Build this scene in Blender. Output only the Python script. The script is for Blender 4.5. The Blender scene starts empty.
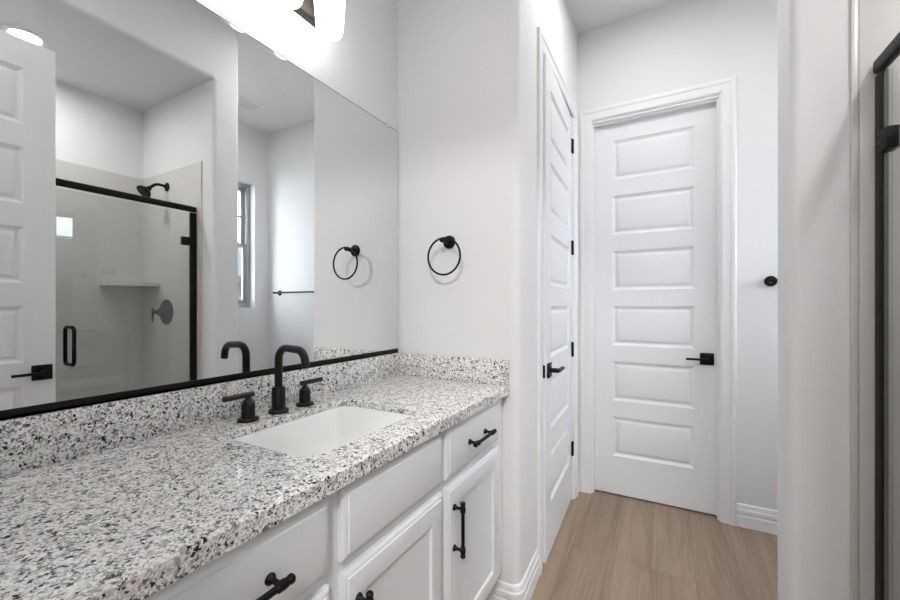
import bpy, bmesh, math, random
from mathutils import Vector, Matrix
random.seed(7)
PI = math.pi
sc = bpy.context.scene
COL = sc.collection

# ------------------------------------------------------------------ camera
cam_data = bpy.data.cameras.new('camera')
cam_data.sensor_fit = 'HORIZONTAL'
cam_data.sensor_width = 36.0
cam_data.lens = 36.0 * 393.18 / 900.0
cam_data.shift_y = 6.02 / 900.0
cam_data.clip_start = 0.01
cam = bpy.data.objects.new('camera', cam_data)
COL.objects.link(cam)
cam.location = (0, 0, 1.2299)
cam.rotation_euler = (PI / 2, 0, math.radians(28.868))
sc.camera = cam

# ------------------------------------------------------------------ world, exposure
world = bpy.data.worlds.new('world')
sc.world = world
world.use_nodes = True
wbg = world.node_tree.nodes['Background']
wbg.inputs['Color'].default_value = (0.90, 0.945, 1.0, 1)
wbg.inputs['Strength'].default_value = 15.5
sc.view_settings.view_transform = 'Standard'
sc.view_settings.look = 'None'
sc.view_settings.gamma = 1
sc.view_settings.use_curve_mapping = False
sc.view_settings.exposure = 0.10
SHADE_STRENGTH = 5.0      # vanity light glass
FRONT_FILL_STRENGTH = 85.0        # added recessed fill light, out of view, in front of the vanity
SHOWER_CAN_STRENGTH = 225.0
HALL_CAN_STRENGTH = 200.0
ALCOVE_FILL_STRENGTH = 95.0
VANITY_FILL_STRENGTH = 60.0
ENTRY_FILL_STRENGTH = 112.0       # added fill light in the room behind the doorway

# ------------------------------------------------------------------ materials
def lin(c):
    return tuple(((v / 255) / 12.92 if v / 255 <= 0.04045 else ((v / 255 + 0.055) / 1.055) ** 2.4) for v in c)

def mat(name, rgb=(200, 200, 200), rough=0.5, metal=0.0, spec=0.5, bump=None, emit=0.0, coat=0.0):
    m = bpy.data.materials.new(name)
    m.use_nodes = True
    nt = m.node_tree
    b = nt.nodes['Principled BSDF']
    c = lin(rgb)
    b.inputs['Base Color'].default_value = (*c, 1)
    b.inputs['Roughness'].default_value = rough
    b.inputs['Metallic'].default_value = metal
    b.inputs['Specular IOR Level'].default_value = spec
    b.inputs['Coat Weight'].default_value = coat
    if emit:
        b.inputs['Emission Color'].default_value = (1.0, 0.985, 0.968, 1)
        b.inputs['Emission Strength'].default_value = emit
    tc = nt.nodes.new('ShaderNodeTexCoord')
    n = nt.nodes.new('ShaderNodeTexNoise')
    nt.links.new(tc.outputs['Object'], n.inputs['Vector'])
    if bump:
        scale, strength, dist = bump
        n.inputs['Scale'].default_value = scale
        n.inputs['Detail'].default_value = 3
        bp = nt.nodes.new('ShaderNodeBump')
        bp.inputs['Strength'].default_value = strength
        bp.inputs['Distance'].default_value = dist
        nt.links.new(n.outputs['Fac'], bp.inputs['Height'])
        nt.links.new(bp.outputs['Normal'], b.inputs['Normal'])
    else:   # faint unevenness of the sheen
        n.inputs['Scale'].default_value = 35
        mr = nt.nodes.new('ShaderNodeMapRange')
        mr.inputs['To Min'].default_value = max(rough - 0.04, 0.02)
        mr.inputs['To Max'].default_value = rough + 0.04
        nt.links.new(n.outputs['Fac'], mr.inputs['Value'])
        nt.links.new(mr.outputs['Result'], b.inputs['Roughness'])
    return m

M = {}
M['wall'] = mat('wall_paint', (226, 226, 227), 0.75, spec=0.25, bump=(140, 0.10, 0.002))
M['ceiling'] = mat('ceiling_paint', (236, 236, 235), 0.85, spec=0.2, bump=(120, 0.12, 0.002))
M['trim'] = mat('trim_paint', (231, 231, 233), 0.38)
M['door'] = mat('door_paint', (230, 231, 234), 0.40)
M['cabinet'] = mat('cabinet_paint', (224, 226, 229), 0.42)
M['black'] = mat('matte_black_metal', (9, 9, 10), 0.45, metal=0.0, spec=0.22)
M['bronze'] = mat('black_faucet_finish', (12, 11, 11), 0.32, metal=0.0, spec=0.35)
M['pewter'] = mat('pewter_metal', (66, 62, 58), 0.45, metal=0.8)
M['porcelain'] = mat('white_porcelain', (246, 246, 245), 0.12, coat=0.5)
M['surround'] = mat('shower_surround', (204, 202, 199), 0.32, bump=(260, 0.12, 0.001))
M['pan'] = mat('shower_pan', (222, 220, 216), 0.35)
M['vinyl'] = mat('window_vinyl', (158, 160, 163), 0.45)
M['white_plastic'] = mat('white_plastic', (228, 228, 228), 0.4)
M['clip'] = mat('clear_clip', (214, 214, 214), 0.2)
M['shade'] = mat('lit_frosted_glass', (250, 248, 244), 0.4, emit=SHADE_STRENGTH)
M['lens'] = mat('lit_lens_front_fill', (250, 248, 244), 0.4, emit=FRONT_FILL_STRENGTH)
M['lens_shower'] = mat('lit_lens_shower', (250, 248, 244), 0.4, emit=SHOWER_CAN_STRENGTH)
M['lens_hall'] = mat('lit_lens_hall', (250, 248, 244), 0.4, emit=HALL_CAN_STRENGTH)
M['lens_alcove_fill'] = mat('lit_lens_window_fill', (250, 248, 244), 0.4, emit=ALCOVE_FILL_STRENGTH)
M['lens_vanity_fill'] = mat('lit_lens_counter_fill', (250, 248, 244), 0.4, emit=VANITY_FILL_STRENGTH)
M['lens_entry_fill'] = mat('lit_lens_doorway_fill', (250, 248, 244), 0.4, emit=ENTRY_FILL_STRENGTH)
M['drain'] = mat('drain_and_shadow_gap', (60, 60, 60), 0.25, metal=0.9)
M['stucco'] = mat('neighbour_stucco', (66, 66, 64), 0.9, bump=(30, 0.4, 0.01))
M['roof'] = mat('neighbour_roof', (20, 33, 40), 0.9, bump=(12, 0.5, 0.02))
M['yard'] = mat('yard_gravel', (80, 76, 70), 0.95, bump=(25, 0.6, 0.02))
M['slat_shade'] = mat('slat_shade_grey', (70, 70, 70), 0.8)
M['steel'] = mat('latch_steel', (190, 188, 184), 0.3, metal=1.0)

def mirror_material():
    m = bpy.data.materials.new('silvered_mirror')
    m.use_nodes = True
    b = m.node_tree.nodes['Principled BSDF']
    b.inputs['Base Color'].default_value = (0.82, 0.83, 0.825, 1)
    b.inputs['Metallic'].default_value = 1.0
    b.inputs['Roughness'].default_value = 0.0
    return m
M['mirror'] = mirror_material()

def glass_material(name, tint):
    m = bpy.data.materials.new(name)
    m.use_nodes = True
    nt = m.node_tree
    nt.nodes.clear()
    out = nt.nodes.new('ShaderNodeOutputMaterial')
    mix = nt.nodes.new('ShaderNodeMixShader')
    tr = nt.nodes.new('ShaderNodeBsdfTransparent')
    gl = nt.nodes.new('ShaderNodeBsdfGlossy')
    fr = nt.nodes.new('ShaderNodeFresnel')
    ge = nt.nodes.new('ShaderNodeNewGeometry')
    io = nt.nodes.new('ShaderNodeMapRange')
    io.inputs['To Min'].default_value = 1.6
    io.inputs['To Max'].default_value = 1 / 1.6
    nt.links.new(ge.outputs['Backfacing'], io.inputs['Value'])
    nt.links.new(io.outputs['Result'], fr.inputs['IOR'])
    tr.inputs['Color'].default_value = (*tint, 1)
    gl.inputs['Color'].default_value = (1, 1, 1, 1)
    gl.inputs['Roughness'].default_value = 0.0
    nt.links.new(fr.outputs[0], mix.inputs[0])
    nt.links.new(tr.outputs[0], mix.inputs[1])
    nt.links.new(gl.outputs[0], mix.inputs[2])
    nt.links.new(mix.outputs[0], out.inputs[0])
    return m
M['glass'] = glass_material('shower_glass', (0.95, 0.955, 0.95))
M['pane'] = glass_material('window_pane', (0.96, 0.97, 0.97))

def ramp(nt, stops, interp='LINEAR'):
    r = nt.nodes.new('ShaderNodeValToRGB')
    r.color_ramp.interpolation = interp
    while len(r.color_ramp.elements) < len(stops):
        r.color_ramp.elements.new(0.5)
    for e, (p, c) in zip(r.color_ramp.elements, stops):
        e.position = p
        e.color = (*c, 1)
    return r

def granite_material():
    m = bpy.data.materials.new('speckled_granite')
    m.use_nodes = True
    nt = m.node_tree
    N, L = nt.nodes, nt.links
    b = N['Principled BSDF']
    tc = N.new('ShaderNodeTexCoord')
    # domain distortion keeps the flecks ragged
    dn = N.new('ShaderNodeTexNoise'); dn.inputs['Scale'].default_value = 90; dn.inputs['Detail'].default_value = 2
    L.new(tc.outputs['Object'], dn.inputs['Vector'])
    add = N.new('ShaderNodeVectorMath'); add.operation = 'MULTIPLY_ADD'
    add.inputs[1].default_value = (0.0075, 0.0075, 0.0075)
    L.new(dn.outputs['Color'], add.inputs[0]); L.new(tc.outputs['Object'], add.inputs[2])
    V = add.outputs[0]
    def vor(scale, rnd=1.0):
        v = N.new('ShaderNodeTexVoronoi'); v.inputs['Scale'].default_value = scale
        v.inputs['Randomness'].default_value = rnd
        L.new(V, v.inputs['Vector'])
        return v
    def noise(scale, detail=2, rough=0.5):
        n = N.new('ShaderNodeTexNoise'); n.inputs['Scale'].default_value = scale
        n.inputs['Detail'].default_value = detail; n.inputs['Roughness'].default_value = rough
        L.new(V, n.inputs['Vector'])
        return n
    def sep(col):
        s = N.new('ShaderNodeSeparateColor'); L.new(col, s.inputs[0]); return s.outputs[0]
    def mixc(fac, a, bcol):
        x = N.new('ShaderNodeMix'); x.data_type = 'RGBA'
        L.new(fac, x.inputs[0])
        if isinstance(a, tuple): x.inputs[6].default_value = (*a, 1)
        else: L.new(a, x.inputs[6])
        if isinstance(bcol, tuple): x.inputs[7].default_value = (*bcol, 1)
        else: L.new(bcol, x.inputs[7])
        return x.outputs[2]
    W, LG, MG, DG, BK = lin((248, 247, 245)), lin((216, 214, 212)), lin((172, 170, 168)), lin((112, 110, 109)), lin((34, 33, 33))
    v1 = vor(300)
    r1 = ramp(nt, [(0.0, W), (0.42, W), (0.62, LG), (0.86, LG), (1.0, MG)])
    L.new(sep(v1.outputs['Color']), r1.inputs[0])
    def flecks(base, cell, nscale, weight, lo, hi, col):
        v = vor(cell); n = noise(nscale, 3, 0.6)
        q = N.new('ShaderNodeMath'); q.operation = 'MULTIPLY_ADD'; q.inputs[1].default_value = weight
        L.new(sep(v.outputs['Color']), q.inputs[0]); L.new(n.outputs['Fac'], q.inputs[2])
        hv = N.new('ShaderNodeMath'); hv.operation = 'MULTIPLY'; hv.inputs[1].default_value = 0.5
        L.new(q.outputs[0], hv.inputs[0])
        f = ramp(nt, [(lo / 2, (0, 0, 0)), (hi / 2, (1, 1, 1))]); L.new(hv.outputs[0], f.inputs[0])
        return mixc(f.outputs[0], base, col)
    c2 = flecks(r1.outputs[0], 260, 45, 0.65, 1.00, 1.07, MG)
    c3 = flecks(c2, 250, 62, 0.65, 1.07, 1.11, DG)
    c4 = flecks(c3, 215, 75, 0.65, 1.095, 1.125, BK)
    L.new(c4, b.inputs['Base Color'])
    b.inputs['Roughness'].default_value = 0.10
    b.inputs['Specular IOR Level'].default_value = 0.5
    return m
M['granite'] = granite_material()

def floor_material():
    m = bpy.data.materials.new('oak_planks')
    m.use_nodes = True
    nt = m.node_tree
    N, L = nt.nodes, nt.links
    b = N['Principled BSDF']
    tc = N.new('ShaderNodeTexCoord')
    mp = N.new('ShaderNodeMapping')
    mp.inputs['Rotation'].default_value = (0, 0, PI / 2)
    mp.inputs['Location'].default_value = (0.35, 0.065, 0)
    L.new(tc.outputs['Object'], mp.inputs['Vector'])
    br = N.new('ShaderNodeTexBrick')
    br.offset = 0.37
    br.inputs['Scale'].default_value = 1.0
    br.inputs['Brick Width'].default_value = 1.25
    br.inputs['Row Height'].default_value = 0.18
    br.inputs['Mortar Size'].default_value = 0.0010
    br.inputs['Mortar Smooth'].default_value = 0.2
    br.inputs['Color1'].default_value = (*lin((152, 133, 115)), 1)
    br.inputs['Color2'].default_value = (*lin((142, 123, 106)), 1)
    br.inputs['Mortar'].default_value = (*lin((116, 99, 84)), 1)
    L.new(mp.outputs[0], br.inputs['Vector'])
    # grain stretched along the plank
    mg = N.new('ShaderNodeMapping'); mg.inputs['Scale'].default_value = (42, 2.6, 42)
    L.new(tc.outputs['Object'], mg.inputs['Vector'])
    # shift the grain per plank
    sh = N.new('ShaderNodeVectorMath'); sh.operation = 'MULTIPLY_ADD'; sh.inputs[1].default_value = (60, 60, 60)
    L.new(br.outputs['Color'], sh.inputs[0]); L.new(mg.outputs[0], sh.inputs[2])
    def noise(vec, scale, detail, dist):
        g = N.new('ShaderNodeTexNoise'); g.inputs['Scale'].default_value = scale; g.inputs['Detail'].default_value = detail
        g.inputs['Roughness'].default_value = 0.6; g.inputs['Distortion'].default_value = dist
        L.new(vec, g.inputs['Vector']); return g
    # cathedral figure: bands drawn from a slowly varying field, plus fine pores
    big = noise(sh.outputs[0], 0.13, 2, 0.5)
    bands = N.new('ShaderNodeMath'); bands.operation = 'MULTIPLY'; bands.inputs[1].default_value = 16
    L.new(big.outputs['Fac'], bands.inputs[0])
    fr_ = N.new('ShaderNodeMath'); fr_.operation = 'PINGPONG'; fr_.inputs[1].default_value = 0.5
    L.new(bands.outputs[0], fr_.inputs[0])
    fine = noise(sh.outputs[0], 3.0, 4, 0.2)
    broad = noise(sh.outputs[0], 0.30, 3, 0.6)
    def madd(a, k, c):
        q = N.new('ShaderNodeMath'); q.operation = 'MULTIPLY_ADD'; q.inputs[1].default_value = k
        L.new(a, q.inputs[0])
        if isinstance(c, float): q.inputs[2].default_value = c
        else: L.new(c, q.inputs[2])
        return q.outputs[0]
    val = madd(fr_.outputs[0], 0.30, madd(fine.outputs['Fac'], 0.28, madd(broad.outputs['Fac'], 0.75, 0.0)))
    gr = ramp(nt, [(0.40, (0.74, 0.71, 0.69)), (0.58, (0.95, 0.95, 0.95)), (0.74, (1.12, 1.12, 1.12))])
    L.new(val, gr.inputs[0])
    mx = N.new('ShaderNodeMix'); mx.data_type = 'RGBA'; mx.blend_type = 'MULTIPLY'
    mx.inputs[0].default_value = 1.0
    L.new(br.outputs['Color'], mx.inputs[6]); L.new(gr.outputs[0], mx.inputs[7])
    L.new(mx.outputs[2], b.inputs['Base Color'])
    b.inputs['Roughness'].default_value = 0.5
    b.inputs['Specular IOR Level'].default_value = 0.35
    return m
M['floor'] = floor_material()

# ------------------------------------------------------------------ mesh helpers
def new_bm():
    return bmesh.new()

def finish(name, bm, m, parent=None, smooth=35, loc=None, rotz=None):
    bmesh.ops.remove_doubles(bm, verts=bm.verts, dist=1e-5)
    bmesh.ops.recalc_face_normals(bm, faces=bm.faces)
    lim = math.radians(smooth)
    for f in bm.faces:
        f.smooth = True
    for e in bm.edges:
        if len(e.link_faces) == 2:
            try:
                e.smooth = e.calc_face_angle() < lim
            except ValueError:
                e.smooth = False
        else:
            e.smooth = False
    me = bpy.data.meshes.new(name)
    bm.to_mesh(me)
    bm.free()
    me.materials.append(m)
    o = bpy.data.objects.new(name, me)
    COL.objects.link(o)
    if parent:
        o.parent = parent
    if loc is not None:
        o.location = loc
    if rotz is not None:
        o.rotation_euler = (0, 0, rotz)
    return o

def tag(o, label, cat, group=None, kind=None):
    o['label'] = label
    o['category'] = cat
    if group: o['group'] = group
    if kind: o['kind'] = kind
    return o

def empty(name, loc, label, cat, rotz=0, group=None):
    o = bpy.data.objects.new(name, None)
    o.empty_display_size = 0.05
    COL.objects.link(o)
    o.location = loc
    o.rotation_euler = (0, 0, rotz)
    return tag(o, label, cat, group)

def box(bm, x0, x1, y0, y1, z0, z1, bev=0.0, seg=2):
    r = bmesh.ops.create_cube(bm, size=1.0)
    vs = r['verts']
    for v in vs:
        v.co = Vector((x0 + (v.co.x + .5) * (x1 - x0), y0 + (v.co.y + .5) * (y1 - y0), z0 + (v.co.z + .5) * (z1 - z0)))
    if bev > 0:
        es = list({e for v in vs for e in v.link_edges})
        bmesh.ops.bevel(bm, geom=es, offset=bev, segments=seg, profile=0.5, affect='EDGES')

def frame_of(d):
    d = d.normalized()
    a = Vector((0, 0, 1)) if abs(d.z) < 0.9 else Vector((1, 0, 0))
    u = d.cross(a).normalized()
    return u, d.cross(u).normalized()

def lathe(bm, base, axis, prof, n=28):
    """prof: (distance along axis, radius); radius 0 closes the end"""
    base, axis = Vector(base), Vector(axis).normalized()
    u, w = frame_of(axis)
    rings = []
    for h, r in prof:
        if r <= 1e-6:
            rings.append([bm.verts.new(base + axis * h)])
        else:
            rings.append([bm.verts.new(base + axis * h + (u * math.cos(2 * PI * k / n) + w * math.sin(2 * PI * k / n)) * r) for k in range(n)])
    for a, b in zip(rings, rings[1:]):
        if len(a) == 1 and len(b) == 1: continue
        for k in range(n):
            j = (k + 1) % n
            if len(a) == 1: bm.faces.new((a[0], b[k], b[j]))
            elif len(b) == 1: bm.faces.new((a[k], a[j], b[0]))
            else: bm.faces.new((a[k], a[j], b[j], b[k]))
    for r, rev in ((rings[0], True), (rings[-1], False)):
        if len(r) > 1:
            bm.faces.new(r[::-1] if rev else r)

def cyl(bm, a, b, r, n=24):
    a, b = Vector(a), Vector(b)
    L = (b - a).length
    e = min(r * 0.18, L * 0.2)
    lathe(bm, a, b - a, [(0, r - e), (e, r), (L - e, r), (L, r - e)], n)

def tube(bm, pts, r, n=18, closed=False, radii=None):
    pts = [Vector(p) for p in pts]
    m = len(pts)
    rings = []
    prev = None
    for i, p in enumerate(pts):
        if closed:
            t = (pts[(i + 1) % m] - pts[i - 1]).normalized()
        else:
            t = (pts[min(i + 1, m - 1)] - pts[max(i - 1, 0)]).normalized()
        if prev is None:
            u, _ = frame_of(t)
        else:
            u = (prev - t * prev.dot(t)).normalized()
        prev = u
        w = t.cross(u)
        rr = radii[i] if radii else r
        rings.append([bm.verts.new(p + (u * math.cos(2 * PI * k / n) + w * math.sin(2 * PI * k / n)) * rr) for k in range(n)])
    last = m if closed else m - 1
    for i in range(last):
        a, b = rings[i], rings[(i + 1) % m]
        off = 0
        if closed and i == m - 1:      # match the seam
            off = min(range(n), key=lambda s: (a[0].co - b[s].co).length)
        for k in range(n):
            bm.faces.new((a[k], a[(k + 1) % n], b[(k + 1 + off) % n], b[(k + off) % n]))
    if not closed:
        bm.faces.new(rings[0][::-1])
        bm.faces.new(rings[-1])

def prism(bm, pts, z0, z1):
    a = [bm.verts.new((x, y, z0)) for x, y in pts]
    b = [bm.verts.new((x, y, z1)) for x, y in pts]
    n = len(pts)
    bm.faces.new(a[::-1]); bm.faces.new(b)
    for i in range(n):
        j = (i + 1) % n
        bm.faces.new((a[i], a[j], b[j], b[i]))

def arc(cx, cy, r, a0, a1, n=8):
    return [(cx + r * math.cos(math.radians(a0 + (a1 - a0) * k / n)), cy + r * math.sin(math.radians(a0 + (a1 - a0) * k / n))) for k in range(n + 1)]

def sweep(bm, path, prof, fmap):
    """sweeps prof (offset to the right of the path, height) along a 2-D path with mitred corners"""
    n = len(path)
    P = [Vector(p) for p in path]
    rows = []
    for i in range(n):
        d0 = (P[i] - P[i - 1]).normalized() if i > 0 else None
        d1 = (P[i + 1] - P[i]).normalized() if i < n - 1 else None
        if d0 is None: d0 = d1
        if d1 is None: d1 = d0
        n0, n1 = Vector((d0.y, -d0.x)), Vector((d1.y, -d1.x))
        mdir = (n0 + n1).normalized()
        sc_ = 1.0 / max(mdir.dot(n0), 0.3)
        rows.append([bm.verts.new(fmap(P[i].x + mdir.x * o * sc_, P[i].y + mdir.y * o * sc_, h)) for o, h in prof])
    m = len(prof)
    for a, b in zip(rows, rows[1:]):
        for k in range(m):
            j = (k + 1) % m
            bm.faces.new((a[k], a[j], b[j], b[k]))
    bm.faces.new(rows[0][::-1]); bm.faces.new(rows[-1])

def nested(bm, fmap, u0, u1, v0, v1, prof, cap=True):
    """concentric rectangles: prof = (inset, height) pairs, fmap(u, v, h) -> 3-D"""
    rings = []
    for ins, h in prof:
        rings.append([bm.verts.new(fmap(u, v, h)) for u, v in ((u0 + ins, v0 + ins), (u1 - ins, v0 + ins), (u1 - ins, v1 - ins), (u0 + ins, v1 - ins))])
    for a, b in zip(rings, rings[1:]):
        for k in range(4):
            j = (k + 1) % 4
            bm.faces.new((a[k], a[j], b[j], b[k]))
    if cap:
        bm.faces.new(rings[-1])
    return rings

def rrect(x0, x1, y0, y1, r, n=7):
    return (arc(x1 - r, y1 - r, r, 0, 90, n) + arc(x0 + r, y1 - r, r, 90, 180, n)
            + arc(x0 + r, y0 + r, r, 180, 270, n) + arc(x1 - r, y0 + r, r, 270, 360, n))

def struct(name, bm, m, label, cat, smooth=35, **k):
    return tag(finish(name, bm, m, smooth=smooth, **k), label, cat, kind='structure')

# ------------------------------------------------------------------ the room
XL, YE, XH, YF, ZC = -1.094, 1.485, -0.522, 2.712, 3.05
XP, YP0, YP1, XSB, XR, YB, ZS = 0.307, 1.44, 1.612, 1.195, 1.512, 0.03, 2.655
BE = 0.034
BN = 0.026                                        # bullnose radius

bm = new_bm(); box(bm, -1.7, 2.3, -3.3, 2.98, -0.06, 0.0)
struct('floor', bm, M['floor'], 'light brown oak plank floor running towards the far door', 'floor')
bm = new_bm(); box(bm, -1.7, 2.3, -3.3, 2.98, ZC, ZC + 0.08)
struct('ceiling', bm, M['ceiling'], 'flat white painted ceiling high over the room', 'ceiling')

bm = new_bm(); box(bm, XL - 0.12, XL, YB, 2.98, 0, ZC)
struct('wall_left', bm, M['wall'], 'white wall behind the big mirror and vanity light', 'wall')

D2A, D2B, DOORH = 1.842, 2.570, 2.437               # opening of the ajar door in the hall wall
bm = new_bm()
prism(bm, [(XL, YE)] + arc(XH + .011 - BE, YE + BE, BE, -90, 0, 10) + [(XH, D2A), (XH - 0.115, D2A), (XH - 0.115, YE + 0.115), (XL, YE + 0.115)], 0, ZC)
struct('wall_end', bm, M['wall'], 'white end wall with rounded corner carrying the towel ring', 'wall')
bm = new_bm()
box(bm, XH - 0.115, XH, D2B, YF, 0, ZC); box(bm, XH - 0.115, XH, D2A, D2B, DOORH, ZC)
struct('wall_hall', bm, M['wall'], 'white wall above and beyond the ajar door', 'wall')

D1A, D1B = -0.432, 0.266                           # opening of the far door
bm = new_bm()
box(bm, XL, D1A, YF, YF + 0.115, 0, ZC); box(bm, D1B, XR, YF, YF + 0.115, 0, ZC); box(bm, D1A, D1B, YF, YF + 0.115, DOORH, ZC)
box(bm, XL, XR, YF + 0.115, YF + 0.16, 0, ZC)
struct('wall_far', bm, M['wall'], 'white wall around the closed door at the far end', 'wall')

WY0, WY1, WZ0, WZ1 = 1.93, 2.555, 1.215, 2.475      # window opening
bm = new_bm()
box(bm, XR, XR + 0.16, YP1 - 0.1, WY0, 0, ZC); box(bm, XR, XR + 0.16, WY1, YF + 0.16, 0, ZC)
box(bm, XR, XR + 0.16, WY0, WY1, 0, WZ0); box(bm, XR, XR + 0.16, WY0, WY1, WZ1, ZC)
struct('wall_right', bm, M['wall'], 'white wall with the deep set window past the shower', 'wall')

bm = new_bm()                                      # wall end beside the shower, with the soffit over the shower
prism(bm, [(XR, YP1)] + arc(XP + BN, YP1 - BN, BN, 90, 180, 8) + arc(XP + BN, YP0 + BN, BN, 180, 270, 8) + [(XR, YP0)], 0, ZS)
prism(bm, [(XR, YP1)] + arc(XP + BN, YP1 - BN, BN, 90, 180, 8) + [(XP, YP0), (XR, YP0)], ZS, ZC)
pts = [(XR, ZC), (XP, ZC)] + arc(XP + BN, ZS + BN, BN, 180, 270, 8) + [(XR, ZS)]
ra = [bm.verts.new((x, YB, z)) for x, z in pts]; rb = [bm.verts.new((x, YP0, z)) for x, z in pts]
bm.faces.new(ra); bm.faces.new(rb[::-1])
for i in range(len(pts)):
    j = (i + 1) % len(pts); bm.faces.new((ra[i], ra[j], rb[j], rb[i]))
struct('wall_shower', bm, M['wall'], 'white wall end and soffit around the shower opening', 'wall')
bm = new_bm(); box(bm, XSB, XSB + 0.115, YB, YP0, 0, ZS)
struct('wall_shower_back', bm, M['wall'], 'white wall at the back of the shower', 'wall')

bm = new_bm()
box(bm, XL, -0.34, -0.09, YB, 0, ZC); box(bm, 0.42, XR, -0.09, YB, 0, ZC); box(bm, -0.34, 0.42, -0.09, YB, 2.46, ZC)
box(bm, -1.6, XL, -0.09, YB, 0, ZC); box(bm, XR, 2.2, -0.09, YB, 0, ZC)
box(bm, -1.7, -1.6, -3.3, YB, 0, ZC); box(bm, 2.2, 2.3, -3.3, YB, 0, ZC); box(bm, -1.6, 2.2, -3.3, -3.2, 0, ZC)
struct('wall_back', bm, M['wall'], 'white wall with the doorway the room is entered by', 'wall')

# baseboards
BP = [(0, 0), (.015, 0), (.015, .060), (.0115, .066), (.0115, .071), (.0145, .077), (.0145, .094), (.010, .101), (.010, .110), (.0065, .121), (0, .126)]
fl = lambda a, b, h: Vector((a, b, h))
bm = new_bm()
sweep(bm, [(-0.664, YE)] + arc(XH + .011 - BE, YE + BE, BE, -90, 0, 10) + [(XH, 1.764)], BP, fl)
struct('baseboard_end', bm, M['trim'], 'white stepped baseboard wrapping the rounded corner by the vanity', 'baseboard', smooth=22)
bm = new_bm(); sweep(bm, [(XH, 2.648), (XH, YF), (-0.508, YF)], BP, fl)
struct('baseboard_hall', bm, M['trim'], 'short white baseboard in the corner between the two doors', 'baseboard', smooth=22)
bm = new_bm(); sweep(bm, [(0.344, YF), (XR, YF), (XR, YP1)], BP, fl)
struct('baseboard_far', bm, M['trim'], 'white stepped baseboard right of the closed far door', 'baseboard', smooth=22)
bm = new_bm(); sweep(bm, [(XR, YP1)] + arc(XP + BN, YP1 - BN, BN, 90, 180, 8) + arc(XP + BN, YP0 + BN, BN, 180, 270, 8) + [(0.42, YP0)], BP, fl)
struct('baseboard_shower', bm, M['trim'], 'white baseboard around the wall end by the shower', 'baseboard', smooth=22)

# ------------------------------------------------------------------ doors
CP = [(0, 0), (.074, 0), (.074, .016), (.068, .019), (.054, .019), (.046, .015), (.022, .0125), (.010, .012), (.004, .009), (0, .007)]   # casing profile, inner edge first
def casing(bm, a, b, top, fmap):
    """walks up one leg, over the head and down; fmap(along, z, proud)"""
    sweep(bm, [(b, 0), (b, top), (a, top), (a, 0)], CP, lambda u, z, h: fmap(u, z, h))

# far door frame (trim_1)
bm = new_bm()
casing(bm, D1A - 0.002, D1B + 0.002, DOORH + 0.004, lambda u, z, h: Vector((u, YF - h, z)))
box(bm, D1A, D1A + 0.006, YF, YF + 0.114, 0, DOORH); box(bm, D1B - 0.006, D1B, YF, YF + 0.114, 0, DOORH)
box(bm, D1A + 0.006, D1B - 0.006, YF, YF + 0.114, DOORH - 0.012, DOORH)
box(bm, D1A + 0.006, D1A + 0.012, YF + 0.012, YF + 0.044, 0, DOORH - 0.012); box(bm, D1B - 0.012, D1B - 0.006, YF + 0.012, YF + 0.044, 0, DOORH - 0.012)
box(bm, D1A + 0.012, D1B - 0.012, YF + 0.012, YF + 0.044, DOORH - 0.024, DOORH - 0.012)
struct('trim_1', bm, M['trim'], 'white casing and jamb around the closed far door', 'door trim', smooth=18)
# hall door frame (trim_2)
bm = new_bm()
casing(bm, -(D2B + 0.004), -(D2A - 0.004), DOORH - 0.008, lambda u, z, h: Vector((XH + h, -u, z)))
box(bm, XH - 0.114, XH, D2A, D2A + 0.006, 0, DOORH); box(bm, XH - 0.114, XH, D2B - 0.006, D2B, 0, DOORH); box(bm, XH - 0.114, XH, D2A + .006, D2B - .006, DOORH - .006, DOORH)
box(bm, XH - 0.080, XH - 0.046, D2A + 0.006, D2A + 0.018, 0, DOORH - .006); box(bm, XH - 0.080, XH - 0.046, D2B - 0.018, D2B - 0.006, 0, DOORH - .006)
struct('trim_2', bm, M['trim'], 'white casing and jamb around the ajar hall door', 'door trim', smooth=18)

PANEL_TOPS = [2.305, 1.946, 1.587, 1.228, 0.869, 0.510]
def door_leaf(w, h, t=0.035, stile=0.107, z0=0.010):
    """local: X along the width, front face at y = 0 looking to -Y, back at y = t"""
    bm = new_bm()
    pz = [(p - 0.253, p) for p in PANEL_TOPS]
    for side in (0, 1):
        f = (lambda u, v, d: Vector((u, d, v))) if side == 0 else (lambda u, v, d: Vector((u, t - d, v)))
        def quad(u0, u1, v0, v1):
            bm.faces.new([bm.verts.new(f(u, v, 0)) for u, v in ((u0, v0), (u1, v0), (u1, v1), (u0, v1))])
        zs = [z0] + [z for a, b in reversed(pz) for z in (a, b)] + [h]
        for i in range(0, len(zs) - 1):
            quad(0, stile, zs[i], zs[i + 1]); quad(w - stile, w, zs[i], zs[i + 1])
            if i % 2 == 0:
                quad(stile, w - stile, zs[i], zs[i + 1])
            else:
                nested(bm, f, stile, w - stile, zs[i], zs[i + 1],
                       [(0, 0), (.003, .0035), (.015, .0100), (.019, .0104), (.023, .0100), (.037, .0022), (.041, .0014)])
    for a, b in (((0, z0), (0, h)), ((w, z0), (w, h)), ((0, z0), (w, z0)), ((0, h), (w, h))):
        bm.faces.new([bm.verts.new(Vector(p)) for p in ((a[0], 0, a[1]), (a[0], t, a[1]), (b[0], t, b[1]), (b[0], 0, b[1]))])
    return bm

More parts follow.
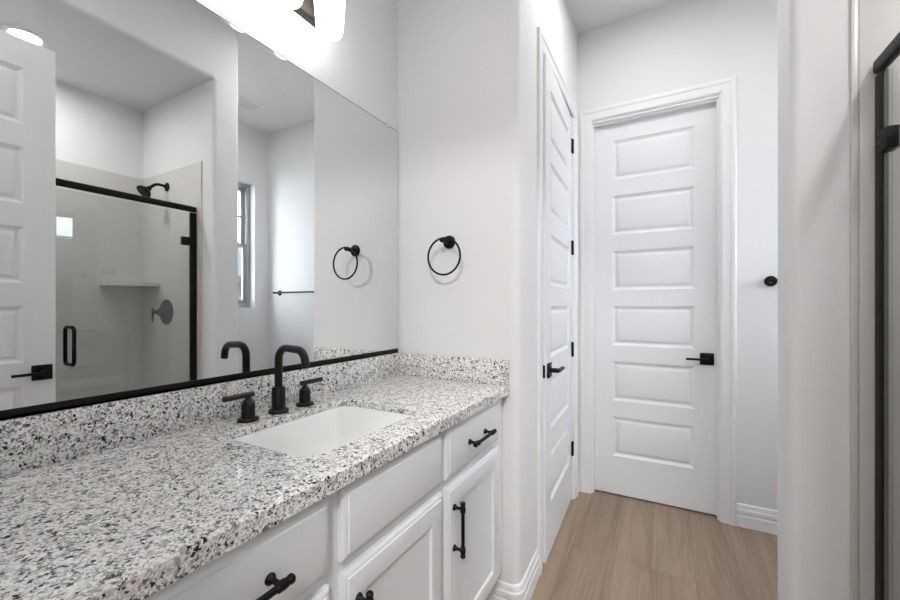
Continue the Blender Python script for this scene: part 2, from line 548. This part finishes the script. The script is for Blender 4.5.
def lever_set(door, cx, cz, t, sgn, both=True):
    """square rose with a flat lever pointing along sgn * X"""
    for side in (0, 1) if both else (0,):
        s = -1 if side == 0 else 1
        y = 0 if side == 0 else t
        Y = lambda d: y + s * d
        bm = new_bm()
        lo, hi = sorted((Y(0), Y(.009))); box(bm, cx - .035, cx + .035, lo, hi, cz - .035, cz + .035, .002)
        cyl(bm, (cx, Y(.008), cz), (cx, Y(.050), cz), .0115)
        lo, hi = sorted((Y(.040), Y(.058)))
        xa, xb = sorted((cx - sgn * .012, cx + sgn * .108))
        box(bm, xa, xb, lo, hi, cz - .006, cz + .006, .002)
        h = finish('lever_handle', bm, M['black'], door)
        h['label'] = 'black square lever handle'

def hinges(door, w, zs, t):
    for z in zs:
        bm = new_bm()
        cyl(bm, (w + .004, -.006, z - .046), (w + .004, -.006, z + .046), .0065, 14)
        box(bm, w - .022, w + .001, -.0025, .002, z - .045, z + .045, .0006)
        h = finish('hinge', bm, M['black'], door)
        h['label'] = 'black butt hinge'

HZ = (2.245, 1.60, 0.955, 0.325)
bm = door_leaf(0.680, 2.421, stile=.113)
d1 = struct('door_1', bm, M['door'], 'closed white six panel door at the far end', 'door', smooth=20, loc=(D1A + 0.009, YF + 0.046, 0))
lever_set(d1, 0.630, 0.918, .035, -1, both=False)

ang = math.atan2(2.562 - 1.850, -0.534 + 0.507)
bm = door_leaf(0.7125, 2.425)
d2 = struct('door_2', bm, M['door'], 'white six panel door standing slightly ajar with black hinges', 'door', smooth=20, loc=(-0.502, 1.850, 0), rotz=ang)
lever_set(d2, 0.060, 0.918, .035, 1, both=False)
hinges(d2, 0.7125, HZ, .035)
bm = new_bm(); box(bm, -.0012, .001, .003, .032, .888, .948); box(bm, -.009, 0, .0125, .0225, .910, .926, .001)
lp = finish('latch_plate', bm, M['black'], d2); lp['label'] = 'black latch plate on the door edge'

bm = door_leaf(0.695, 2.437)
d3 = struct('door_3', bm, M['door'], 'open white six panel entry door seen only in the mirror', 'door', smooth=20, loc=(0.370, 0.732, 0), rotz=-PI / 2)
lever_set(d3, 0.047, 0.922, .035, 1, both=True)
hinges(d3, 0.695, HZ, .035)

# ------------------------------------------------------------------ window and outdoors
WX = XR + 0.075
bm = new_bm()
for (y0, y1, z0, z1) in ((WY0, WY0 + .04, WZ0, WZ1), (WY1 - .04, WY1, WZ0, WZ1), (WY0 + .04, WY1 - .04, WZ0, WZ0 + .045), (WY0 + .04, WY1 - .04, WZ1 - .04, WZ1)):
    box(bm, WX, WX + .07, y0, y1, z0, z1, .003)
win = struct('window_1', bm, M['vinyl'], 'narrow single hung window with grey frame seen in the mirror', 'window')
WM = 1.845
def sash(z0, z1, x0, x1):
    bm = new_bm()
    for (y0, y1, a, b) in ((WY0 + .04, WY0 + .072, z0, z1), (WY1 - .072, WY1 - .04, z0, z1), (WY0 + .072, WY1 - .072, z0, z0 + .034), (WY0 + .072, WY1 - .072, z1 - .034, z1)):
        box(bm, x0, x1, y0, y1, a, b, .002)
    return bm
bm = sash(WM - .017, WZ1 - .04, WX + .040, WX + .066)
box(bm, WX + .048, WX + .056, WY0 + .072, WY1 - .072, 2.13, 2.15); box(bm, WX + .048, WX + .056, (WY0 + WY1) / 2 - .01, (WY0 + WY1) / 2 + .01, WM + .01, WZ1 - .07)
us = finish('upper_sash', bm, M['vinyl'], win)
bm = new_bm(); box(bm, WX + .050, WX + .054, WY0 + .07, WY1 - .07, WM + .012, WZ1 - .072); finish('glass_pane', bm, M['pane'], us)
bm = sash(WZ0 + .045, WM + .017, WX + .010, WX + .036)
ls = finish('lower_sash', bm, M['vinyl'], win)
bm = new_bm(); box(bm, WX + .021, WX + .025, WY0 + .07, WY1 - .07, WZ0 + .075, WM - .015); finish('glass_pane', bm, M['pane'], ls)

bm = new_bm(); box(bm, 1.72, 9.5, -1.0, 16, -0.25, -0.12)
struct('ground_outside', bm, M['yard'], 'pale gravel yard outside the window', 'ground')
hs = empty('neighbouring_house', (5.4, 7.0, -0.12), 'white house with grey blue roof outside the window', 'house')
bm = new_bm(); box(bm, 0.0, 3.4, -4.5, 5.5, 0, 1.95); finish('house_wall', bm, M['stucco'], hs)
bm = new_bm()
pr = [(-.35, 1.93), (1.7, 2.95), (3.75, 1.93), (3.75, 1.80), (-.35, 1.80)]
a = [bm.verts.new((x, -4.8, z)) for x, z in pr]; b = [bm.verts.new((x, 5.8, z)) for x, z in pr]
bm.faces.new(a); bm.faces.new(b[::-1])
for i in range(5):
    j = (i + 1) % 5; bm.faces.new((a[i], a[j], b[j], b[i]))
finish('house_roof', bm, M['roof'], hs)

# ------------------------------------------------------------------ shower
SX = 0.480
bm = new_bm()
box(bm, 0.445, XSB - .001, YP0 - .008, YP0, 0.10, 2.155, .003)
box(bm, XSB - .008, XSB, YB + .008, YP0 - .008, 0.10, 2.155)
box(bm, 0.445, XSB - .001, YB, YB + .008, 0.10, 2.155, .003)
sur = tag(finish('shower_surround', bm, M['surround']), 'pale grey beige wall panels lining the shower', 'shower surround')
bm = new_bm(); box(bm, .430, .4445, YP0 - .0085, YP0, .10, 2.158, .001)
e = finish('edge_trim', bm, M['surround'], sur); e['label'] = 'narrow trim strip along the panel edge'
bm = new_bm()
prism(bm, [(XSB - .008, YP0 - .008), (XSB - .008, YP0 - .26)] + [(XSB - .03 - (.235 * math.sin(math.radians(t))), YP0 - .03 - (.235 * math.cos(math.radians(t)))) for t in (10, 30, 45, 60, 80)] + [(XSB - .26, YP0 - .008)], 1.368, 1.390)
finish('corner_shelf', bm, M['surround'], sur)
bm = new_bm(); box(bm, .40, .56, YB + .002, YP0 - .002, 0, .10, .008); box(bm, .56, XSB - .002, YB + .002, YP0 - .002, 0, .04)
tag(finish('shower_pan', bm, M['pan']), 'white shower base with raised curb below the glass', 'shower base')

enc = empty('shower_enclosure', (SX, YP0 - .01, .10), 'black metal shower frame with fixed glass beside the door', 'shower frame')
ez, ey = .10, YP0 - .01
bm = new_bm()
box(bm, -.0125, .0125, -1.38, -.0005, 1.829 - ez, 1.866 - ez, .010, 3)
finish('header_rail', bm, M['black'], enc)
bm = new_bm(); box(bm, -.0065, .0065, -.040, -.0005, .0, 1.825 - ez, .002); finish('wall_post', bm, M['black'], enc)
bm = new_bm(); box(bm, -.010, .010, -1.385, -1.36, .0, 1.825 - ez, .003); finish('wall_post', bm, M['black'], enc)
bm = new_bm(); box(bm, -.012, .012, -1.36, -.036, .0, .018, .003); finish('sill_rail', bm, M['black'], enc)
bm = new_bm(); box(bm, -.004, .004, -1.358, -.735, .016, 1.825 - ez); finish('fixed_glass', bm, M['glass'], enc)

sd = empty('shower_door', (SX, 1.394, .122), 'clear glass shower door with black pull and hinges', 'shower door')
bm = new_bm(); box(bm, -.004, .004, -.690, -.006, .004, 1.694); finish('glass_pane', bm, M['glass'], sd)
for z in (1.640, 0.36):
    bm = new_bm(); zz = z - .122
    box(bm, -.015, .015, -.052, -.001, zz - .026, zz + .026, .003)
    for q in (-.012, .012):
        lathe(bm, (-.0148, -.013, zz + q), (-1, 0, 0), [(0, .0035), (.002, .0032), (.002, 0)], 10)
    finish('hinge', bm, M['black'], sd)
bm = new_bm()
hy, h0, h1 = 0.816 - 1.394, 0.932 - .122, 1.122 - .122
tube(bm, [(x, hy, z) for x, z in rrect(-.055, .055, h0, h1, .022, 6)], .0085, 14, closed=True)
finish('pull_handle', bm, M['black'], sd)

sh = empty('showerhead', (0.838, YP0 - .008, 2.05), 'black shower head on a bent arm', 'shower head')
bm = new_bm(); lathe(bm, (0, 0, 0), (0, -1, 0), [(0, .030), (.004, .030), (.010, .022), (.013, .012), (.013, 0)]); finish('escutcheon', bm, M['black'], sh)
bm = new_bm(); tube(bm, [(0, -.005, 0), (0, -.030, .003), (0, -.055, .003), (0, -.078, -.006), (0, -.097, -.024), (0, -.110, -.040)], .0095, 14); finish('arm', bm, M['black'], sh)
bm = new_bm(); lathe(bm, (0, -.104, -.032), (0, -.70, -.71), [(0, .012), (.008, .017), (.020, .017), (.026, .028), (.044, .044), (.054, .046), (.058, .043), (.058, 0)]); finish('spray_head', bm, M['black'], sh)
sv = empty('shower_valve', (0.846, YP0 - .008, 1.188), 'round black shower valve plate with short lever', 'shower valve')
bm = new_bm(); lathe(bm, (0, 0, 0), (0, -1, 0), [(0, .087), (.004, .087), (.009, .080), (.010, .030), (.028, .026), (.050, .024), (.052, 0)], 40); finish('valve_plate', bm, M['black'], sv)
bm = new_bm(); cyl(bm, (0, -.046, 0), (0, -.086, 0), .012); cyl(bm, (0, -.084, .026), (0, -.084, -.064), .0060); finish('valve_lever', bm, M['black'], sv)

# ------------------------------------------------------------------ vanity
FX = -0.578                      # face frame; fronts stand .02 proud
van = empty('vanity_cabinet', (-0.84, 0.78, 0), 'white painted vanity cabinet with black bar pulls under the granite', 'vanity cabinet')
vx, vy = 0.84, -0.78             # world -> local
def VB(bm, x0, x1, y0, y1, z0, z1, bev=0): box(bm, x0 + vx, x1 + vx, y0 + vy, y1 + vy, z0, z1, bev)
CT = 0.876                       # cabinet top = counter underside
bm = new_bm()
VB(bm, XL + .002, FX - .022, .045, .063, .165, CT); VB(bm, XL + .002, FX - .022, 1.448, 1.466, .165, CT)
VB(bm, XL + .002, FX - .022, .064, 1.447, .165, .182)
finish('carcass', bm, M['cabinet'], van)
bm = new_bm()
for a, b in ((.040, .155), (.545, .585), (.972, 1.006), (1.405, 1.481)):
    VB(bm, FX - .02, FX, a, b, .165, CT)
for a, b in ((.155, .545), (.585, .972), (1.006, 1.405)):
    for z0, z1 in ((.165, .205), (.685, .735), (.855, CT)):
        VB(bm, FX - .02, FX, a, b, z0, z1)
VB(bm, FX - .02, FX, .155, .545, .43, .46)
finish('face_frame', bm, M['cabinet'], van)
bm = new_bm(); VB(bm, -.68, -.665, .05, 1.468, 0.0, .164); finish('toe_kick', bm, M['cabinet'], van)

FT = .020
ff = lambda u, v, h: Vector((FX + vx + h, u + vy, v))
def front(name, y0, y1, z0, z1, kind):
    bm = new_bm()
    g = .0008
    if kind == 'slab':
        prof = [(0, g), (0, .010), (.004, .0135), (.010, .0155), (.013, .0160), (.015, .0188), (.019, FT)]
        nested(bm, ff, y0, y1, z0, z1, prof)
    else:
        st = .060
        prof = [(0, g), (0, .010), (.004, .0135), (.009, .0155), (.012, .0160), (.014, .0188), (.018, FT),
                (st, FT), (st + .004, .0185), (st + .006, .0150), (st + .009, .0125), (st + .012, .0122)]
        nested(bm, ff, y0, y1, z0, z1, prof)
    bm.faces.new([bm.verts.new(ff(u, v, g)) for u, v in ((y0, z0), (y0, z1), (y1, z1), (y1, z0))])
    return finish(name, bm, M['cabinet'], van, smooth=25)

def pull(parent, y, z, vertical, L=.122):
    """bar pull: two flared posts, a bar with collars and end caps"""
    bm = new_bm()
    ax = Vector((0, 0, 1)) if vertical else Vector((0, 1, 0))
    c = ff(y, z, FT)
    so = Vector((.030, 0, 0))
    for s in (-1, 1):
        p = c + ax * (s * L * .5)
        lathe(bm, p - Vector((.0004, 0, 0)), (1, 0, 0), [(0, .0095), (.003, .0095), (.006, .0075), (.010, .0048), (.018, .0042), (.026, .0060), (.030, .0060), (.030, 0)], 20)
        q = c + so + ax * (s * L * .5)
        lathe(bm, q - ax * s * .012, ax * s, [(0, .0052), (.003, .0078), (.012, .0085), (.020, .0078), (.023, .0058), (.026, .0078), (.031, .0078), (.034, .0050), (.034, 0)], 20)
    cyl(bm, c + so - ax * (L * .5), c + so + ax * (L * .5), .0056, 20)
    o = finish('pull', bm, M['black'], parent)
    o['label'] = 'black bar pull'
    return o
dr = front('drawer', .148, .549, .718, .866, 'slab'); pull(dr, .352, .792, False)
dr = front('drawer', .148, .549, .455, .694, 'door'); pull(dr, .352, .62, False)
dr = front('drawer', .148, .549, .182, .440, 'door'); pull(dr, .352, .36, False)
front('false_front', .581, .977, .718, .866, 'slab')
do = front('door', .581, .977, .182, .694, 'door'); pull(do, .620, .567, True)
dr = front('drawer', 1.001, 1.412, .718, .866, 'slab'); pull(dr, 1.203, .792, False)
do = front('door', 1.001, 1.412, .182, .694, 'door'); pull(do, 1.037, .567, True)

# countertop with a cut-out for the sink, and its splashes
CX, CZ0, CZ = -0.5483, .876, .9144
ctop = empty('granite_countertop', (-0.82, 0.76, CZ0), 'white grey black speckled granite vanity top with backsplash', 'countertop')
cx, cy = .82, -.76
SK = (-.962, -.645, .568, 1.002)
bm = new_bm()
outer = [(XL, YB + .002), (CX, YB + .002), (CX, YE - .001), (XL, YE - .001)]
inner = rrect(SK[0], SK[1], SK[2], SK[3], .055, 8)
def ring_z(pts, z): return [bm.verts.new((x + cx, y + cy, z - CZ0)) for x, y in pts]
e0 = .0035
o_top = ring_z([(XL, YB + .002), (CX - e0, YB + .002), (CX - e0, YE - .001), (XL, YE - .001)], CZ)
o_mid = ring_z(outer, CZ - e0); o_mid2 = ring_z(outer, CZ0 + e0)
o_bot = ring_z([(XL, YB + .002), (CX - e0, YB + .002), (CX - e0, YE - .001), (XL, YE - .001)], CZ0)
i_top = ring_z(rrect(SK[0] - .002, SK[1] + .002, SK[2] - .002, SK[3] + .002, .057, 8), CZ); i_mid = ring_z(inner, CZ - .002); i_bot = ring_z(inner, CZ - .021)
o_step = ring_z([(XL + .02, YB + .02), (CX - .022, YB + .02), (CX - .022, YE - .02), (XL + .02, YE - .02)], CZ0)
o_in = ring_z([(XL + .02, YB + .02), (CX - .022, YB + .02), (CX - .022, YE - .02), (XL + .02, YE - .02)], CZ - .021)
for seq in ((o_top, o_mid, o_mid2, o_bot, o_step, o_in), (i_top, i_mid, i_bot)):
    for a, b in zip(seq, seq[1:]):
        n = len(a)
        for k in range(n):
            bm.faces.new((a[k], a[(k + 1) % n], b[(k + 1) % n], b[k]))
for o_, i_ in ((o_top, i_top), (o_in, i_bot)):
    es = [bm.edges.get((o_[k], o_[(k + 1) % 4])) for k in range(4)] + [bm.edges.get((i_[k], i_[(k + 1) % len(i_)])) for k in range(len(i_))]
    bmesh.ops.triangle_fill(bm, use_beauty=True, edges=es)
finish('counter_slab', bm, M['granite'], ctop)
def CB(x0, x1, y0, y1, z0, z1, bev):
    bm = new_bm(); box(bm, x0 + cx, x1 + cx, y0 + cy, y1 + cy, z0 - CZ0, z1 - CZ0, bev); return bm
finish('backsplash', CB(XL + .0005, XL + .020, YB + .002, YE - .0205, CZ, 1.016, .002), M['granite'], ctop)
finish('sidesplash', CB(XL + .0005, CX, YE - .020, YE - .0005, CZ, 1.016, .002), M['granite'], ctop)

# undermount sink
snk = empty('undermount_sink', (-.8035, .785, .72), 'white rectangular undermount sink set into the granite', 'sink')
bm = new_bm()
rings = []
for ins, z, r in ((-.025, .8925, .07), (.0, .8925, .055), (.003, .886, .055), (.012, .81, .052), (.026, .755, .05), (.055, .742, .045), (.10, .738, .035), (.128, .736, .012)):
    x0, x1, y0, y1 = SK[0] + ins * .98, SK[1] - ins * .98, SK[2] + ins, SK[3] - ins
    rr = min(r, (x1 - x0) / 2 - .001)
    rings.append([bm.verts.new((x + .8035, y - .785, z - .72)) for x, y in rrect(x0, x1, y0, y1, max(rr, .004), 8)])
for a, b in zip(rings, rings[1:]):
    n = len(a)
    for k in range(n): bm.faces.new((a[k], a[(k + 1) % n], b[(k + 1) % n], b[k]))
bm.faces.new(rings[-1])
geo = bmesh.ops.extrude_face_region(bm, geom=list(bm.faces))
bmesh.ops.translate(bm, verts=[v for v in geo['geom'] if isinstance(v, bmesh.types.BMVert)], vec=(0, 0, -.012))
finish('basin', bm, M['porcelain'], snk, smooth=60)
bm = new_bm(); lathe(bm, (0, 0, .0155), (0, 0, 1), [(0, .021), (.002, .021), (.004, .018), (.0045, .008), (.0045, 0)]); finish('drain', bm, M['drain'], snk)

# widespread faucet
FCX, FCY = -1.011, .778
fa = empty('faucet', (FCX, FCY, CZ), 'matte black widespread faucet with square arched spout behind the sink', 'faucet')
bm = new_bm()
lathe(bm, (0, 0, 0), (0, 0, 1), [(0, .0285), (.007, .0285), (.010, .026), (.012, .0195), (.072, .0195), (.076, .017), (.077, .0115), (.077, 0)], 32)
finish('spout_base', bm, M['bronze'], fa)
bm = new_bm()
path = [(0, 0, .07), (0, 0, .145)]
R = .035; top = .192
path += [(R - R * math.cos(t), 0, top - R + R * math.sin(t)) for t in [PI / 2 * k / 8 for k in range(9)]]
xe = .114
path += [(xe - R + R * math.sin(t) * .98, 0, top - .002 - R + R * math.cos(t)) for t in [PI / 2 * k / 8 for k in range(9)]]
path += [(xe + .002, 0, top - R - .013)]
tube(bm, path, .0112, 20)
finish('spout', bm, M['bronze'], fa)
for s in (-1, 1):
    hy_ = s * .097
    bm = new_bm()
    lathe(bm, (0, hy_, 0), (0, 0, 1), [(0, .0275), (.006, .0275), (.009, .025), (.011, .0175), (.046, .0175), (.049, .0160), (.060, .0075), (.070, .0075), (.070, 0)], 28)
    hd = finish('handle', bm, M['bronze'], fa)
    bm = new_bm()
    cyl(bm, (0, hy_ - s * .016, .071), (0, hy_ + s * .070, .071), .0075, 18)
    finish('lever', bm, M['bronze'], hd)

# ------------------------------------------------------------------ mirror
mi = empty('wall_mirror', (XL, .78, 1.0165), 'large frameless wall mirror in a black bottom channel', 'mirror')
MZ0, MZ1 = 1.024, 2.033
bm = new_bm(); box(bm, .001, .006, YB + .002 - .78, YE - .014 - .78, MZ0 - 1.0165, MZ1 - 1.0165)
finish('mirror_glass', bm, M['mirror'], mi)
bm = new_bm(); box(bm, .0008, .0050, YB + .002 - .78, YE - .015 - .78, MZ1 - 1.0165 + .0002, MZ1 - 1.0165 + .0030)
e = finish('shadow_gap_strip', bm, M['drain'], mi); e['label'] = 'thin dark strip standing for the shadow gap along the top edge'  # dark colour stands in for the shadow gap above the glass
bm = new_bm()
box(bm, .0063, .0095, YB + .004 - .78, YE - .014 - .78, 0, .018, .0006); box(bm, .0005, .0095, YB + .004 - .78, YE - .014 - .78, 0, .006, .0006)
ch = finish('bottom_channel', bm, M['black'], mi); ch['label'] = 'black metal channel along the bottom edge'
for y in (.25, 1.395):
    bm = new_bm(); box(bm, .0005, .010, y - .78 - .008, y - .78 + .008, MZ1 - 1.0165 + .0034, MZ1 - 1.0165 + .008, .001); box(bm, .0064, .009, y - .78 - .008, y - .78 + .008, MZ1 - 1.0165 - .006, MZ1 - 1.0165 + .005, .001)
    finish('mirror_clip', bm, M['clip'], mi)

# ------------------------------------------------------------------ vanity light
vl = empty('vanity_light', (XL, .785, 2.27), 'three shade vanity light with pewter bar above the mirror', 'wall light')
bm = new_bm()
nested(bm, lambda u, v, h: Vector((h, u, v)), -.225, .225, -.052, .083, [(0, .0005), (0, .018), (.006, .026), (.016, .032), (.022, .034)])
finish('back_plate', bm, M['pewter'], vl, smooth=20)
for dy in (-.165, 0, .165):
    bm = new_bm()
    xs = .114
    lathe(bm, (xs, dy, -.141), (0, 0, 1), [(0, 0), (.0, .028), (.004, .037), (.012, .0415), (.025, .0435), (.118, .0505), (.128, .0500), (.144, .043), (.160, .032), (.166, .020), (.166, 0)], 32)
    sd_ = finish('glass_shade', bm, M['shade'], vl); sd_['label'] = 'glowing white frosted glass shade'
    bm = new_bm()
    lathe(bm, (xs, dy, .022), (0, 0, 1), [(0, .024), (.004, .026), (.030, .026), (.038, .018), (.044, .010), (.044, 0)], 24)
    tube(bm, [(.030, dy, .045), (.060, dy, .065), (.095, dy, .070), (xs, dy, .066)], .008, 14)
    finish('shade_holder', bm, M['pewter'], vl)

# ------------------------------------------------------------------ recessed lights, vent
def recessed(x, y, z, lens, label, group=None):
    o = empty('recessed_light', (x, y, z), label, 'ceiling light', group=group)
    bm = new_bm()
    n = 40
    prof = [(.060, -.002), (.064, -.009), (.082, -.008), (.088, -.003), (.088, -.0002), (.060, -.0002)]
    rows = [[bm.verts.new((r * math.cos(2 * PI * k / n), r * math.sin(2 * PI * k / n), h)) for r, h in prof] for k in range(n)]
    for k in range(n):
        a, b = rows[k], rows[(k + 1) % n]
        for i in range(len(prof)):
            j = (i + 1) % len(prof); bm.faces.new((a[i], a[j], b[j], b[i]))
    t = finish('trim_ring', bm, M['white_plastic'], o); t['label'] = 'white trim ring'
    bm = new_bm(); lathe(bm, (0, 0, -.0008), (0, 0, -1), [(0, .0605), (.003, .0605), (.0045, .045), (.005, 0)], 36)
    t = finish('lens', bm, lens, o); t['label'] = 'glowing round lens'
recessed(.79, .735, ZS, M['lens_shower'], 'lit round recessed light in the shower ceiling', 'recessed ceiling lights')
recessed(-.10, 1.95, ZC, M['lens_hall'], 'lit round recessed light in the hall ceiling', 'recessed ceiling lights')
recessed(.02, .25, ZC, M['lens'], 'added round recessed fill light in front of the vanity', 'recessed ceiling lights')  # unseen lamp, added for flat fill light
recessed(-.56, .24, ZC, M['lens_vanity_fill'], 'added round recessed fill light in the ceiling over the countertop', 'recessed ceiling lights')  # unseen lamp, added to brighten the counter top
recessed(1.02, 1.78, ZC, M['lens_alcove_fill'], 'added round recessed fill light in the ceiling beside the window', 'recessed ceiling lights')  # unseen lamp, added to brighten the window alcove

el = empty('entry_fill_light', (.52, -1.55, ZC), 'added round flush fill light in the room behind the doorway', 'ceiling light')  # unseen fitting, added to send fill light through the doorway
bm = new_bm(); lathe(bm, (0, 0, -.0005), (0, 0, -1), [(0, .30), (.030, .30), (.034, .285), (.034, 0)], 40); finish('base', bm, M['white_plastic'], el)
bm = new_bm(); lathe(bm, (0, 0, -.035), (0, 0, -1), [(0, .285), (.03, .270), (.06, .21), (.075, .11), (.079, 0)], 40); finish('diffuser', bm, M['lens_entry_fill'], el)

cv = empty('ceiling_vent', (1.13, 2.14, ZC), 'white slatted vent in the ceiling by the window', 'vent')
bm = new_bm()
nested(bm, lambda u, v, h: Vector((u, v, -h)), -.10, .10, -.17, .17, [(0, .0003), (0, .004), (.012, .012), (.022, .010), (.024, .0004)])
finish('vent_frame', bm, M['white_plastic'], cv)
bm = new_bm(); box(bm, -.074, .074, -.146, .146, -.0008, -.0002)
e = finish('slat_shade_plate', bm, M['slat_shade'], cv); e['label'] = 'dark plate standing for the shade behind the slats'  # flat dark sheet, paints the shade between the slats
bm = new_bm()
for k in range(7):
    x = -.066 + k * .022
    vs = [bm.verts.new(p) for p in ((x - .006, -.146, -.003), (x + .003, -.146, -.012), (x + .003, .146, -.012), (x - .006, .146, -.003),
                                    (x - .005, -.146, -.002), (x + .004, -.146, -.011), (x + .004, .146, -.011), (x - .005, .146, -.002))]
    for q in ((0, 1, 2, 3), (7, 6, 5, 4), (0, 4, 5, 1), (1, 5, 6, 2), (2, 6, 7, 3), (3, 7, 4, 0)):
        bm.faces.new([vs[i] for i in q])
finish('vent_louver', bm, M['white_plastic'], cv)

# ------------------------------------------------------------------ towel ring and bar
tr = empty('towel_ring', (-.821, YE, 1.505), 'round black towel ring on the white end wall', 'towel ring')
bm = new_bm(); lathe(bm, (0, -.0003, 0), (0, -1, 0), [(0, .0285), (.005, .0285), (.009, .026), (.011, .012), (.055, .0095), (.070, .0095), (.073, .007), (.073, 0)], 32)
finish('wall_mount', bm, M['black'], tr)
bm = new_bm()
rc = Vector((.008, -.064, -.068))
tube(bm, [rc + Vector((math.cos(a), 0.0, math.sin(a))) * .0765 for a in [2 * PI * k / 64 for k in range(64)]], .0042, 12, closed=True)
finish('ring', bm, M['black'], tr)

tb = empty('towel_bar', (.91, YF, 1.365), 'long black towel bar on the far wall past the shower', 'towel bar')
for s in (-1, 1):
    bm = new_bm(); lathe(bm, (s * .416, -.0003, 0), (0, -1, 0), [(0, .0285), (.005, .0285), (.009, .026), (.011, .012), (.060, .0105), (.078, .0105), (.080, .008), (.080, 0)], 28)
    finish('bar_post', bm, M['black'], tb)
bm = new_bm(); cyl(bm, (-.436, -.068, 0), (.436, -.068, 0), .0080, 18); finish('bar', bm, M['black'], tb)
